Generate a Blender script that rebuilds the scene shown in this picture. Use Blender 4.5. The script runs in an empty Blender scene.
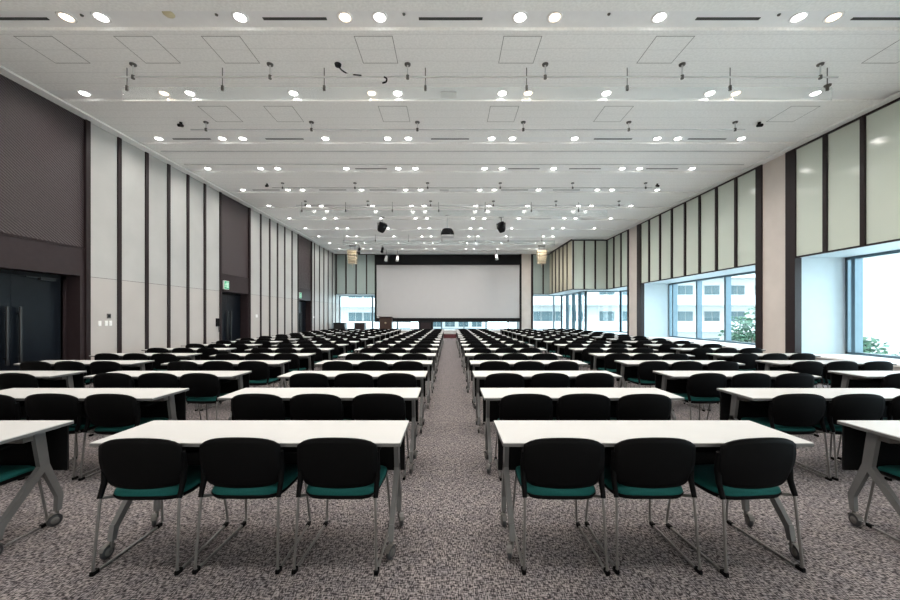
import bpy, math, random
from mathutils import Vector, Matrix
random.seed(7)
SC = bpy.context.scene
COL = SC.collection
PI = math.pi

# ------------------------------------------------------------------ dimensions
EYE = 1.47            # lens height
F = 375.0             # focal length in pixels of a 900 wide frame
CEIL = 5.81
XL, XR = -8.0, 8.9    # faces of the side walls
XW = 10.2             # outer glazing line on the right
YF, YG = 26.0, 27.2   # far wall face, far glazing
YB = -4.0             # rear wall
HEAD = 2.97           # underside of the upper wall
SILL = 0.50
XI, YS = 6.9, 21.2    # inner corner of the far right projection

# ------------------------------------------------------------------ materials
def new_mat(name):
    m = bpy.data.materials.new(name); m.use_nodes = True
    nt = m.node_tree
    b = nt.nodes['Principled BSDF']
    return m, nt, b

def mat(name, col, rough=0.5, metal=0.0, spec=0.5, noise=0.0, nscale=40.0, bump=0.0, bscale=200.0, coat=0.0):
    m, nt, b = new_mat(name)
    b.inputs['Base Color'].default_value = (*col, 1)
    b.inputs['Roughness'].default_value = rough
    b.inputs['Metallic'].default_value = metal
    b.inputs['Specular IOR Level'].default_value = spec
    b.inputs['Coat Weight'].default_value = coat
    tc = None
    if noise or bump:
        tc = nt.nodes.new('ShaderNodeTexCoord')
    if noise:
        n = nt.nodes.new('ShaderNodeTexNoise'); n.inputs['Scale'].default_value = nscale
        n.inputs['Detail'].default_value = 4
        nt.links.new(tc.outputs['Object'], n.inputs['Vector'])
        r = nt.nodes.new('ShaderNodeValToRGB')
        r.color_ramp.elements[0].position = 0.3; r.color_ramp.elements[1].position = 0.7
        r.color_ramp.elements[0].color = (*[c * (1 - noise) for c in col], 1)
        r.color_ramp.elements[1].color = (*[min(1, c * (1 + noise)) for c in col], 1)
        nt.links.new(n.outputs['Fac'], r.inputs['Fac'])
        nt.links.new(r.outputs['Color'], b.inputs['Base Color'])
    if bump:
        n2 = nt.nodes.new('ShaderNodeTexNoise'); n2.inputs['Scale'].default_value = bscale
        n2.inputs['Detail'].default_value = 3
        nt.links.new(tc.outputs['Object'], n2.inputs['Vector'])
        bp = nt.nodes.new('ShaderNodeBump'); bp.inputs['Strength'].default_value = bump
        bp.inputs['Distance'].default_value = 0.01
        nt.links.new(n2.outputs['Fac'], bp.inputs['Height'])
        nt.links.new(bp.outputs['Normal'], b.inputs['Normal'])
    return m

def emit_mat(name, col, strength):
    m, nt, b = new_mat(name)
    b.inputs['Base Color'].default_value = (*col, 1)
    b.inputs['Emission Color'].default_value = (*col, 1)
    b.inputs['Emission Strength'].default_value = strength
    return m

def glass_mat(name, tint, rough=0.0, ior=1.45, haze=0.0):
    m, nt, b = new_mat(name)
    nt.nodes.remove(b)
    out = nt.nodes['Material Output']
    t = nt.nodes.new('ShaderNodeBsdfTransparent'); t.inputs['Color'].default_value = (*tint, 1)
    g = nt.nodes.new('ShaderNodeBsdfGlossy'); g.inputs['Roughness'].default_value = rough
    fr = nt.nodes.new('ShaderNodeFresnel')
    ge = nt.nodes.new('ShaderNodeNewGeometry')     # both faces of a sheet reflect like its outer face
    mr = nt.nodes.new('ShaderNodeMapRange'); mr.inputs['To Min'].default_value = ior; mr.inputs['To Max'].default_value = 1 / ior
    nt.links.new(ge.outputs['Backfacing'], mr.inputs['Value']); nt.links.new(mr.outputs[0], fr.inputs['IOR'])
    mx = nt.nodes.new('ShaderNodeMixShader')
    nt.links.new(fr.outputs[0], mx.inputs[0]); nt.links.new(t.outputs[0], mx.inputs[1]); nt.links.new(g.outputs[0], mx.inputs[2])
    last = mx
    if haze:
        d = nt.nodes.new('ShaderNodeBsdfDiffuse'); d.inputs['Color'].default_value = (.9, .92, .93, 1)
        m2 = nt.nodes.new('ShaderNodeMixShader'); m2.inputs[0].default_value = haze
        nt.links.new(mx.outputs[0], m2.inputs[1]); nt.links.new(d.outputs[0], m2.inputs[2])
        last = m2
    nt.links.new(last.outputs[0], out.inputs['Surface'])
    return m

def carpet_mat():
    m, nt, b = new_mat('woven_carpet')
    N, L = nt.nodes, nt.links
    tc = N.new('ShaderNodeTexCoord')
    def streak(sx, sy, seed):
        mp = N.new('ShaderNodeMapping'); mp.inputs['Scale'].default_value = (sx, sy, 1); mp.inputs['Location'].default_value = (seed, seed * .7, 0)
        L.new(tc.outputs['Object'], mp.inputs['Vector'])
        n = N.new('ShaderNodeTexNoise'); n.inputs['Scale'].default_value = 1.0; n.inputs['Detail'].default_value = 1.0
        n.inputs['Roughness'].default_value = .6
        L.new(mp.outputs[0], n.inputs['Vector'])
        return n
    a = streak(165, 34, 3.1); c = streak(34, 150, 9.7)
    mx = N.new('ShaderNodeMath'); mx.operation = 'ADD'
    L.new(a.outputs['Fac'], mx.inputs[0]); L.new(c.outputs['Fac'], mx.inputs[1])
    hf = N.new('ShaderNodeMath'); hf.operation = 'MULTIPLY'; hf.inputs[1].default_value = .5
    L.new(mx.outputs[0], hf.inputs[0]); mx = hf
    r = N.new('ShaderNodeValToRGB'); e = r.color_ramp.elements
    e[0].position = .43; e[0].color = (.022, .019, .021, 1)
    e[1].position = .57; e[1].color = (.265, .241, .241, 1)
    k = r.color_ramp.elements.new(.50); k.color = (.108, .097, .098, 1)
    L.new(mx.outputs[0], r.inputs['Fac'])
    big = N.new('ShaderNodeTexNoise'); big.inputs['Scale'].default_value = 9; big.inputs['Detail'].default_value = 3
    L.new(tc.outputs['Object'], big.inputs['Vector'])
    r2 = N.new('ShaderNodeValToRGB'); r2.color_ramp.elements[0].color = (.86, .86, .89, 1); r2.color_ramp.elements[1].color = (1.12, 1.10, 1.08, 1)
    r2.color_ramp.elements[0].position = .35; r2.color_ramp.elements[1].position = .65
    L.new(big.outputs['Fac'], r2.inputs['Fac'])
    mul = N.new('ShaderNodeMix'); mul.data_type = 'RGBA'; mul.blend_type = 'MULTIPLY'; mul.inputs[0].default_value = 1
    L.new(r.outputs[0], mul.inputs[6]); L.new(r2.outputs[0], mul.inputs[7])
    L.new(mul.outputs[2], b.inputs['Base Color'])
    b.inputs['Roughness'].default_value = .95; b.inputs['Specular IOR Level'].default_value = .1
    bp = N.new('ShaderNodeBump'); bp.inputs['Strength'].default_value = .5; bp.inputs['Distance'].default_value = .004
    L.new(mx.outputs[0], bp.inputs['Height']); L.new(bp.outputs[0], b.inputs['Normal'])
    return m

def ceiling_mat():
    m, nt, b = new_mat('ceiling_board')
    N, L = nt.nodes, nt.links
    tc = N.new('ShaderNodeTexCoord')
    n = N.new('ShaderNodeTexNoise'); n.inputs['Scale'].default_value = 26; n.inputs['Detail'].default_value = 6
    L.new(tc.outputs['Object'], n.inputs['Vector'])
    r = N.new('ShaderNodeValToRGB'); r.color_ramp.elements[0].position = .36; r.color_ramp.elements[1].position = .64
    r.color_ramp.elements[0].color = (.86, .855, .84, 1); r.color_ramp.elements[1].color = (.94, .935, .92, 1)
    L.new(n.outputs['Fac'], r.inputs['Fac'])
    # faint joints of the boards, running across the hall
    sp = N.new('ShaderNodeSeparateXYZ'); L.new(tc.outputs['Object'], sp.inputs[0])
    md = N.new('ShaderNodeMath'); md.operation = 'PINGPONG'; md.inputs[1].default_value = .152
    L.new(sp.outputs['Y'], md.inputs[0])
    lt = N.new('ShaderNodeMath'); lt.operation = 'LESS_THAN'; lt.inputs[1].default_value = .006
    L.new(md.outputs[0], lt.inputs[0])
    ml = N.new('ShaderNodeMath'); ml.operation = 'MULTIPLY'; ml.inputs[1].default_value = .28
    L.new(lt.outputs[0], ml.inputs[0])
    mx = N.new('ShaderNodeMix'); mx.data_type = 'RGBA'
    L.new(ml.outputs[0], mx.inputs[0]); L.new(r.outputs[0], mx.inputs[6]); mx.inputs[7].default_value = (.45, .44, .43, 1)
    L.new(mx.outputs[2], b.inputs['Base Color'])
    b.inputs['Roughness'].default_value = .85
    bp = N.new('ShaderNodeBump'); bp.inputs['Strength'].default_value = .35; bp.inputs['Distance'].default_value = .01
    L.new(n.outputs['Fac'], bp.inputs['Height']); L.new(bp.outputs[0], b.inputs['Normal'])
    return m

def weave_mat():
    m, nt, b = new_mat('brown_basket_weave')
    N, L = nt.nodes, nt.links
    tc = N.new('ShaderNodeTexCoord')
    mp = N.new('ShaderNodeMapping'); mp.inputs['Rotation'].default_value = (math.radians(35), 0, 0)
    L.new(tc.outputs['Object'], mp.inputs['Vector'])
    w = N.new('ShaderNodeTexWave'); w.bands_direction = 'Z'; w.inputs['Scale'].default_value = 7; w.inputs['Distortion'].default_value = 1.5
    w.inputs['Detail Scale'].default_value = 6
    L.new(mp.outputs[0], w.inputs['Vector'])
    r = N.new('ShaderNodeValToRGB'); r.color_ramp.elements[0].color = (.020, .013, .015, 1); r.color_ramp.elements[1].color = (.056, .038, .042, 1)
    L.new(w.outputs['Fac'], r.inputs['Fac']); L.new(r.outputs[0], b.inputs['Base Color'])
    bp = N.new('ShaderNodeBump'); bp.inputs['Strength'].default_value = .6; bp.inputs['Distance'].default_value = .01
    L.new(w.outputs['Fac'], bp.inputs['Height']); L.new(bp.outputs[0], b.inputs['Normal'])
    b.inputs['Roughness'].default_value = .5
    return m

def wood_mat():
    m, nt, b = new_mat('brown_wood')
    N, L = nt.nodes, nt.links
    tc = N.new('ShaderNodeTexCoord')
    mp = N.new('ShaderNodeMapping'); mp.inputs['Scale'].default_value = (14, 14, 1.5)
    L.new(tc.outputs['Object'], mp.inputs['Vector'])
    n = N.new('ShaderNodeTexNoise'); n.inputs['Scale'].default_value = 2; n.inputs['Detail'].default_value = 6
    L.new(mp.outputs[0], n.inputs['Vector'])
    r = N.new('ShaderNodeValToRGB'); r.color_ramp.elements[0].color = (.022, .010, .007, 1); r.color_ramp.elements[1].color = (.055, .026, .017, 1)
    L.new(n.outputs['Fac'], r.inputs['Fac']); L.new(r.outputs[0], b.inputs['Base Color'])
    b.inputs['Roughness'].default_value = .4
    return m

M = dict(
    carpet=carpet_mat(), ceiling=ceiling_mat(), weave=weave_mat(), wood=wood_mat(),
    strip=mat('ceiling_strip_white', (.86, .86, .86), .45, noise=.02, nscale=8),
    white=mat('white_paint', (.84, .84, .83), .6, noise=.02, nscale=5),
    reveal=mat('white_paint_blue_lit', (.50, .575, .615), .6, noise=.02, nscale=5),  # bluish window light on the white reveals put into the base colour
    grey_panel=mat('pale_grey_wall_panel', (.44, .44, .43), .4, spec=.3, noise=.05, nscale=1.3),
    warm_panel=mat('warm_grey_wall_panel', (.45, .427, .41), .5, spec=.3, noise=.04, nscale=1.3),
    fin=mat('dark_brown_fin', (.017, .010, .011), .45, spec=.3, noise=.1, nscale=9),
    brown=mat('brown_header', (.026, .017, .019), .45, spec=.3, noise=.1, nscale=9),
    door=mat('navy_black_door', (.004, .006, .010), .3, spec=.25, noise=.15, nscale=6),
    black=mat('matt_black', (.005, .005, .006), .6, spec=.2, noise=.15, nscale=9),
    black_metal=mat('black_metal', (.01, .01, .011), .3, noise=.1, nscale=9),
    pier=mat('beige_pier', (.60, .545, .505), .6, noise=.05, nscale=2, bump=.1, bscale=60),
    green_glass=mat('pale_green_backed_glass', (.60, .66, .59), .12, spec=.55, noise=.03, nscale=.6),
    beige_glass=mat('pale_beige_backed_glass', (.60, .57, .45), .12, spec=.55, noise=.03, nscale=.6),
    teal_glass=mat('grey_green_backed_glass', (.36, .43, .41), .12, spec=.55, noise=.03, nscale=.6),
    mullion=mat('slate_metal', (.10, .15, .18), .3, metal=.5, noise=.05, nscale=6),
    warm_fill_glass=glass_mat('warm_fill_glass', (.86, .80, .74)),  # tint warms the daylight of the added rear windows
    window_glass=glass_mat('window_glass', (.90, .98, 1.0)),
    barrier_glass=glass_mat('barrier_glass', (.95, .97, .97), rough=.03, ior=1.65, haze=.12),
    screen=mat('screen_fabric', (.475, .47, .475), .7, noise=.01, nscale=3),
    table_top=mat('white_laminate', (.435, .434, .43), .4, spec=.3, noise=.015, nscale=4),
    table_edge=mat('dark_edge_band', (.09, .09, .09), .5, noise=.1, nscale=9),
    steel=mat('grey_painted_steel', (.125, .125, .125), .45, metal=.4, noise=.06, nscale=12),
    chrome=mat('chrome_rod', (.17, .163, .157), .4, metal=.6, noise=.05, nscale=12),
    shell=mat('black_plastic', (.0022, .0022, .0025), .6, spec=.06, noise=.1, nscale=20, bump=.05, bscale=400),
    teal=mat('teal_upholstery', (.006, .072, .067), .85, spec=.2, noise=.12, nscale=150, bump=.15, bscale=600),
    modesty=mat('charcoal_panel', (.004, .004, .0045), .7, spec=.1, noise=.1, nscale=8),
    tyre=mat('grey_wheel', (.022, .022, .025), .5, noise=.1, nscale=12),
    gap=mat('dark_gap', (.05, .05, .05), .8, noise=.1, nscale=5),
    hatch_gap=mat('grey_gap', (.30, .29, .28), .8, noise=.1, nscale=5),
    pipe=mat('light_grey_pipe', (.60, .60, .60), .4, noise=.05, nscale=5),
    plate=mat('dark_grey_plate', (.085, .08, .075), .5, noise=.1, nscale=5),
    ring=mat('white_lamp_trim', (.88, .87, .86), .25, noise=.02, nscale=9),
    lens_cool=emit_mat('lamp_lens_white', (1.0, .985, .96), 8),
    lens_warm=emit_mat('lamp_lens_warm', (1.0, .80, .60), 3.2),
    red=mat('dark_red_fascia', (.07, .008, .012), .7, noise=.1, nscale=12),
    stage_top=mat('stage_carpet', (.30, .28, .27), .9, noise=.1, nscale=30),
    beige_plastic=mat('beige_plastic', (.52, .46, .34), .5, noise=.05, nscale=9),
    beige_dark=mat('beige_grille', (.30, .25, .17), .6, noise=.1, nscale=90),
    green_sign=emit_mat('green_exit_panel', (.02, .36, .17), .2),
    white_sign=emit_mat('white_exit_mark', (.6, .8, .7), .1),
    plastic_white=mat('white_plastic', (.82, .82, .80), .4, noise=.02, nscale=9),
    yellow=mat('yellowed_plastic', (.62, .55, .36), .5, noise=.08, nscale=20),
    facade=mat('white_render', (.36, .37, .37), .8, noise=.04, nscale=.4),
    facade_dark=mat('grey_concrete', (.22, .23, .23), .8, noise=.06, nscale=.4),
    pane=mat('dark_window_pane', (.04, .07, .08), .15, spec=.3, noise=.1, nscale=.4),
    leaf=mat('green_leaves', (.032, .080, .045), .6, noise=.35, nscale=2.5),
    bark=mat('grey_bark', (.12, .09, .07), .9, noise=.25, nscale=8, bump=.4, bscale=20),
    ground=mat('pale_paving', (.74, .71, .66), .9, noise=.08, nscale=.5),
)

# ------------------------------------------------------------------ mesh helper
class MB:
    def __init__(self):
        self.v, self.f, self.m, self.s = [], [], [], []
    def add(self, verts, faces, mi=0, smooth=False):
        o = len(self.v)
        self.v += [tuple(p) for p in verts]
        for q in faces:
            self.f.append(tuple(i + o for i in q)); self.m.append(mi); self.s.append(smooth)
    def box(self, x0, x1, y0, y1, z0, z1, mi=0):
        x0, x1 = sorted((x0, x1)); y0, y1 = sorted((y0, y1)); z0, z1 = sorted((z0, z1))
        v = [(x0, y0, z0), (x1, y0, z0), (x1, y1, z0), (x0, y1, z0), (x0, y0, z1), (x1, y0, z1), (x1, y1, z1), (x0, y1, z1)]
        self.add(v, [(3, 2, 1, 0), (4, 5, 6, 7), (0, 1, 5, 4), (1, 2, 6, 5), (2, 3, 7, 6), (3, 0, 4, 7)], mi)
    def rbox(self, x0, x1, y0, y1, z0, z1, r, mi=0, axis='z'):
        # box with chamfered edges round one axis plus a small lip
        def loop(k, inset):
            a0, a1, b0, b1 = {'z': (x0, x1, y0, y1), 'y': (x0, x1, z0, z1), 'x': (y0, y1, z0, z1)}[axis]
            a0 += inset; a1 -= inset; b0 += inset; b1 -= inset
            pts = []
            for cx, cy, st in ((a1 - r, b1 - r, 0), (a0 + r, b1 - r, 1), (a0 + r, b0 + r, 2), (a1 - r, b0 + r, 3)):
                for j in range(4):
                    t = (st + j / 3) * PI / 2
                    pts.append((cx + r * math.cos(t), cy + r * math.sin(t)))
            if axis == 'z': return [(p, q, k) for p, q in pts]
            if axis == 'y': return [(p, k, q) for p, q in pts]
            return [(k, p, q) for p, q in pts]
        lo, hi = {'z': (z0, z1), 'y': (y0, y1), 'x': (x0, x1)}[axis]
        e = min(.3 * r, .2 * abs(hi - lo))
        rings = [loop(lo, e), loop(lo + e, 0), loop(hi - e, 0), loop(hi, e)]
        self.rings(rings, mi, cap=True, smooth=False)
    def rings(self, rings, mi=0, cap=True, smooth=True):
        n = len(rings[0]); o = []
        verts = [p for r in rings for p in r]
        faces = []
        for k in range(len(rings) - 1):
            for j in range(n):
                a, b = k * n + j, k * n + (j + 1) % n
                faces.append((a, b, b + n, a + n))
        self.add(verts, faces, mi, smooth)
        if cap:
            self.add(rings[0], [tuple(range(n - 1, -1, -1))], mi, False)
            self.add(rings[-1], [tuple(range(n))], mi, False)
    def cyl(self, p, q, r, r2=None, n=12, mi=0, cap=True):
        self.tube([p, q], r, n, mi, r2)
    def tube(self, pts, r, n=8, mi=0, r2=None, flat=None):
        pts = [Vector(p) for p in pts]
        rings = []; up = None
        for i, p in enumerate(pts):
            if i == 0: d = pts[1] - p
            elif i == len(pts) - 1: d = p - pts[i - 1]
            else: d = (pts[i + 1] - p).normalized() + (p - pts[i - 1]).normalized()
            d.normalize()
            if up is None:
                up = Vector((0, 0, 1)) if abs(d.z) < .9 else Vector((1, 0, 0))
                up = (up - d * up.dot(d)).normalized()
            else:
                up = (up - d * up.dot(d)).normalized()
            sd = d.cross(up)
            rr = r if r2 is None else r + (r2 - r) * i / (len(pts) - 1)
            rings.append([p + (up * math.cos(2 * PI * j / n) + sd * math.sin(2 * PI * j / n)) * rr for j in range(n)])
        self.rings(rings, mi)
    def lathe(self, prof, c=(0, 0, 0), n=20, mi=0, axis='z', cap=False):
        rings = []
        for r, z in prof:
            ring = []
            for j in range(n):
                t = 2 * PI * j / n
                a, b = r * math.cos(t), r * math.sin(t)
                p = {'z': (a, b, z), 'y': (a, z, b), 'x': (z, a, b)}[axis]
                ring.append((c[0] + p[0], c[1] + p[1], c[2] + p[2]))
            rings.append(ring)
        self.rings(rings, mi, cap=cap)
    def build(self, name, mats, parent=None, loc=(0, 0, 0), rz=0.0):
        me = bpy.data.meshes.new(name)
        me.from_pydata(self.v, [], self.f)
        if not isinstance(mats, (list, tuple)): mats = [mats]
        for k in mats: me.materials.append(M[k])
        me.polygons.foreach_set('material_index', self.m)
        me.polygons.foreach_set('use_smooth', self.s)
        me.update()
        o = bpy.data.objects.new(name, me); COL.objects.link(o)
        o.location = loc; o.rotation_euler = (0, 0, rz)
        if parent is not None: o.parent = parent
        return o

def tag(o, label, cat, group=None, kind=None):
    o['label'] = label; o['category'] = cat
    if group: o['group'] = group
    if kind: o['kind'] = kind
    return o
def thing(name, label, cat, loc=(0, 0, 0), rz=0.0, group=None):
    o = bpy.data.objects.new(name, None); COL.objects.link(o)
    o.empty_display_size = .1
    o.location = loc; o.rotation_euler = (0, 0, rz)
    return tag(o, label, cat, group)
def struct(o):
    o['kind'] = 'structure'; return o
def copy_tree(o, kids, parent=None):
    c = o.copy(); COL.objects.link(c)
    if parent is not None: c.parent = parent
    for ch in kids.get(o.name, ()):
        copy_tree(ch, kids, c)
    return c
def kid_map(root):
    d = {}
    def walk(o):
        d[o.name] = list(o.children)
        for c in o.children: walk(c)
    walk(root); return d
def rounded(pts, rad, seg=4):
    """polyline with its corners rounded"""
    P = [Vector(p) for p in pts]; out = [P[0]]
    for i in range(1, len(P) - 1):
        a, b, c = P[i - 1], P[i], P[i + 1]
        d1, d2 = (a - b), (c - b)
        t = min(rad, d1.length * .45, d2.length * .45)
        s, e = b + d1.normalized() * t, b + d2.normalized() * t
        for k in range(seg + 1):
            u = k / seg
            out.append((1 - u) ** 2 * s + 2 * u * (1 - u) * b + u * u * e)
    out.append(P[-1]); return out
ORD = ['first', 'second', 'third', 'fourth', 'fifth', 'sixth', 'seventh', 'eighth', 'ninth', 'tenth', 'eleventh',
       'twelfth', 'thirteenth', 'fourteenth', 'fifteenth', 'sixteenth']

# ------------------------------------------------------------------ the shell
mb = MB(); mb.box(-8.6, 10.4, YB - .2, 27.5, -.2, 0); struct(mb.build('floor', 'carpet'))

# ceiling: board surfaces with shallow cross strips set 50 mm higher
STRIPS = [5.34 + 1.88 * k for k in range(-5, 11)]      # near edge of each strip
SW, SH = .36, .05
mb = MB()
y = YB - .2
for s in STRIPS:
    mb.box(-8.3, 10.4, y, s, CEIL, CEIL + .3, 0)
    mb.box(-8.3, 10.4, s, s + SW, CEIL + SH, CEIL + .3, 1)
    y = s + SW
mb.box(-8.3, 10.4, y, 27.5, CEIL, CEIL + .3, 0)
struct(mb.build('ceiling', ['ceiling', 'strip']))

trim_no = [0]
def trim(fn, m, mats=None):
    trim_no[0] += 1
    b = MB(); fn(b)
    return struct(b.build('trim_%d' % trim_no[0], m))
# border boards of the ceiling
trim(lambda b: b.box(XL, XL + .22, YB, YF, CEIL - .035, CEIL + .001), 'white')
trim(lambda b: b.box(XR - .22, XR, YB, YS, CEIL - .035, CEIL + .001), 'white')
trim(lambda b: b.box(XL + .22, XI, YF - .3, YF, CEIL - .06, CEIL + .001), 'white')

# --- left wall
wl = MB(); wl.box(XL - .6, XL - .36, YB - .2, YG + .1, 0, CEIL + .3)
wall_left = struct(wl.build('wall_left', 'warm_panel'))
ZP = 2.34
def left_panels(y0, y1, strips):
    e = [y0] + [s for a in strips for s in (a - .05, a + .05)] + [y1]
    for i in range(0, len(e), 2):
        b = MB(); b.box(XL - .36, XL, e[i], e[i + 1], 0, ZP - .004); b.build('lower_panel', 'warm_panel', wall_left)
        b = MB(); b.box(XL - .36, XL, e[i], e[i + 1], ZP + .004, CEIL + .1); b.build('upper_panel', 'grey_panel', wall_left)
    b = MB(); b.box(XL - .36, XL - .005, y0, y1, ZP - .004, ZP + .004); b.build('panel_joint', 'fin', wall_left)
    for s in strips:
        trim(lambda b: b.box(XL - .36, XL + .03, s - .05, s + .05, 0, CEIL), 'fin')
left_panels(YB, 5.85, [YB + .8 * k for k in range(1, 12)])
left_panels(8.31, 13.0, [9.06, 9.88, 10.65, 11.43, 12.22])
left_panels(15.0, 19.67, [15.83, 16.62, 17.37, 18.13, 18.97])
left_panels(21.7, YG, [22.1, 22.95, 23.75, 24.6, 25.45, 26.2])
def door_bay(n, y0, y1, ymid, leaf):
    b = MB(); b.box(XL - .36, XL - .02, y0, y1, 2.95, CEIL + .1); b.build('woven_panel', 'weave', wall_left)
    b = MB(); b.box(XL - .36, XL, y0, y1, ZP, 2.95); b.build('door_header', 'brown', wall_left)
    b = MB(); b.box(XL - .36, XL + .012, y0, y1, 2.93, 2.965); b.build('woven_edge', 'fin', wall_left)
    b = MB()
    b.box(XL - .36, XL, y0, y0 + .1, 0, ZP); b.box(XL - .36, XL, y1 - .1, y1, 0, ZP)
    b.build('door_reveal', 'brown', wall_left)
    for s in (y0 - .05, y1 + .05) if n == 1 else (y0, y1):
        trim(lambda b: b.box(XL - .1, XL + .04, s - .05, s + .05, 0, CEIL), 'fin')
    b = MB(); b.box(XL - .355, XL - .30, y0 + .1, y1 - .1, 2.26, 2.335); b.box(XL - .355, XL - .30, ymid - leaf - .05, ymid - leaf, 0, 2.26)
    b.box(XL - .355, XL - .30, ymid + leaf, ymid + leaf + .05, 0, 2.26)
    dr = struct(b.build('door_%d' % n, 'black'))
    for a, c, h in ((ymid - leaf + .004, ymid - .003, ymid - .11), (ymid + .003, ymid + leaf - .004, ymid + .11)):
        b = MB(); b.box(XL - .345, XL - .302, a, c, .006, 2.256); lf = b.build('door_leaf', 'door', dr)
        b = MB()
        b.cyl((XL - .24, h, .55), (XL - .24, h, 1.65), (.026), n=10)
        for z in (.68, 1.52): b.cyl((XL - .31, h, z), (XL - .24, h, z), .012, n=8)
        b.build('handle', 'black_metal', lf)
    return dr
d1 = door_bay(1, 5.95, 8.21, 7.09, .90)
d2 = door_bay(2, 13.05, 14.95, 14.0, .83)
d3 = door_bay(3, 19.72, 21.65, 20.7, .83)
b = MB(); b.box(XL - .36, XL - .30, 8.0, 8.11, 0, ZP); b.box(XL - .36, XL - .30, 6.05, 6.18, 0, ZP); b.build('side_infill', 'brown', d1)
b = MB(); b.box(XL - .30, XL - .24, 7.55, 7.85, 2.20, 2.26); b.box(XL - .27, XL - .25, 7.3, 7.6, 2.235, 2.255); b.build('door_closer', 'black_metal', d1)

# --- right wall, far wall
wr = MB()
wr.box(XR, XW + .1, YB - .2, YS, HEAD, CEIL + .3)
wall_right = struct(wr.build('wall_right', 'reveal'))
def pier(y0, y1, wn, wf_):
    b = MB(); b.box(XR - .01, XW + .1, y0, y1, 0, CEIL + .1); b.build('pier', 'pier', wall_right)
    for s, e in ((y0 - wn, y0), (y1, y1 + wf_)):
        b = MB(); b.box(XR - .05, XW + .1, s, e, HEAD, CEIL); b.box(XR - .05, XR + .12, s, e, 0, HEAD)
        b.box(XR + .12, XW + .1, s, e, 0, HEAD, 1)
        b.build('pier_edge', ['fin', 'reveal'], wall_right)
pier(9.90, 10.66, .28, .21)
pier(17.77, 18.62, .37, .13)
b = MB(); b.box(XR + .05, XW + .1, YB - .2, YS, 0, SILL - .04); b.box(XR, XW + .02, YB - .2, YS, SILL - .04, SILL, 1)
b.build('sill_bench', ['warm_panel', 'white'], wall_right)
def right_uppers(y0, y1, strips, matname):
    e = [y0] + [q for a in strips for q in (a - .045, a + .045)] + [y1]
    for i in range(0, len(e), 2):
        b = MB(); b.box(XR - .012, XR + .002, e[i], e[i + 1], HEAD + .03, CEIL - .07); b.build('glass_panel', matname, wall_right)
    for s in strips:
        trim(lambda b: b.box(XR - .06, XR + .001, s - .045, s + .045, HEAD, CEIL - .04), 'fin')
    trim(lambda b: b.box(XR - .05, XR + .001, y0, y1, CEIL - .075, CEIL - .035), 'fin')
    trim(lambda b: b.box(XR - .03, XR + .001, y0, y1, HEAD - .012, HEAD + .03), 'fin')
right_uppers(YB, 9.62, [-3.15 + .8 * k for k in range(15)] + [8.86], 'green_glass')
right_uppers(10.87, 17.40, [11.63, 12.48, 13.32, 14.15, 14.99, 15.83, 16.70], 'green_glass')
right_uppers(18.75, YS, [19.45, 20.3], 'green_glass')

wf = MB()
wf.box(XL - .6, XI, YF, YG + .1, HEAD, CEIL + .3)
wf.box(XI, XI + 1.3, YS, YG + .1, HEAD, CEIL + .3)
wf.box(XI + 1.3, XW + .1, YS, YS + 1.3, HEAD, CEIL + .3)
wall_far = struct(wf.build('wall_far', 'reveal'))
b = MB()
for q in ((XL - .36, XI, YF, YG + .1), (XI, XI + 1.3, YS, YG + .1), (XI + 1.3, XW + .1, YS, YS + 1.3)):
    b.box(*q, 0, SILL - .04); b.box(q[0], q[1], q[2] - .02, q[3] - .08, SILL - .04, SILL, 1)
b.build('sill_bench', ['warm_panel', 'white'], wall_far)
b = MB(); b.box(4.93, 5.62, YF - .05, YG + .1, 0, CEIL); b.build('pier', 'pier', wall_far)
for s in (4.86, 5.66):
    b = MB(); b.box(s - .05, s + .09, YF - .08, YF + .3, SILL, CEIL - .06); b.build('pier_edge', 'fin', wall_far)
def far_uppers(x0, x1, strips, matname, yy):
    e = [x0] + [q for a in strips for q in (a - .04, a + .04)] + [x1]
    for i in range(0, len(e), 2):
        b = MB(); b.box(e[i], e[i + 1], yy - .012, yy + .002, HEAD + .03, CEIL - .09); b.build('glass_panel', matname, wall_far)
    for s in strips: trim(lambda b: b.box(s - .04, s + .04, yy - .06, yy + .001, HEAD, CEIL - .06), 'fin')
    trim(lambda b: b.box(x0, x1, yy - .04, yy + .001, HEAD - .012, HEAD + .03), 'fin')
    trim(lambda b: b.box(x0, x1, yy - .05, yy + .001, CEIL - .10, CEIL - .05), 'fin')
far_uppers(XL + .01, -5.2, [-7.88, -7.2, -6.5, -5.78], 'teal_glass', YF)
far_uppers(5.75, XI, [6.45], 'teal_glass', YF)
far_uppers(XI, XR, [6.95, 7.58, 8.2, 8.86], 'green_glass', YS)
es = [YS] + [YS + .8 * k for k in range(1, 6)] + [YF]
for i in range(len(es) - 1):
    b = MB(); b.box(XI - .012, XI + .002, es[i] + .04, es[i + 1] - .04, HEAD + .03, CEIL - .09); b.build('glass_panel', 'beige_glass', wall_far)
    if i: trim(lambda b: b.box(XI - .06, XI + .001, es[i] - .04, es[i] + .04, HEAD, CEIL), 'fin')
trim(lambda b: b.box(XI - .04, XI + .001, YS, YF, HEAD - .012, HEAD + .03), 'fin')
trim(lambda b: b.box(XI - .05, XI + .001, YS, YF, CEIL - .08, CEIL), 'fin')

mb = MB()
for q in ((-8.6, -7.6), (-2.6, -2.0), (3.4, 4.0), (8.6, 10.4)): mb.box(*q, YB - .2, YB, 0, CEIL + .3)
mb.box(-8.6, 10.4, YB - .2, YB, 0, SILL); mb.box(-8.6, 10.4, YB - .2, YB, HEAD, CEIL + .3)
struct(mb.build('wall_rear', 'white'))
trim(lambda b: b.box(XL, XL + .02, YB, 5.85, 0, .08), 'fin')

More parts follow.
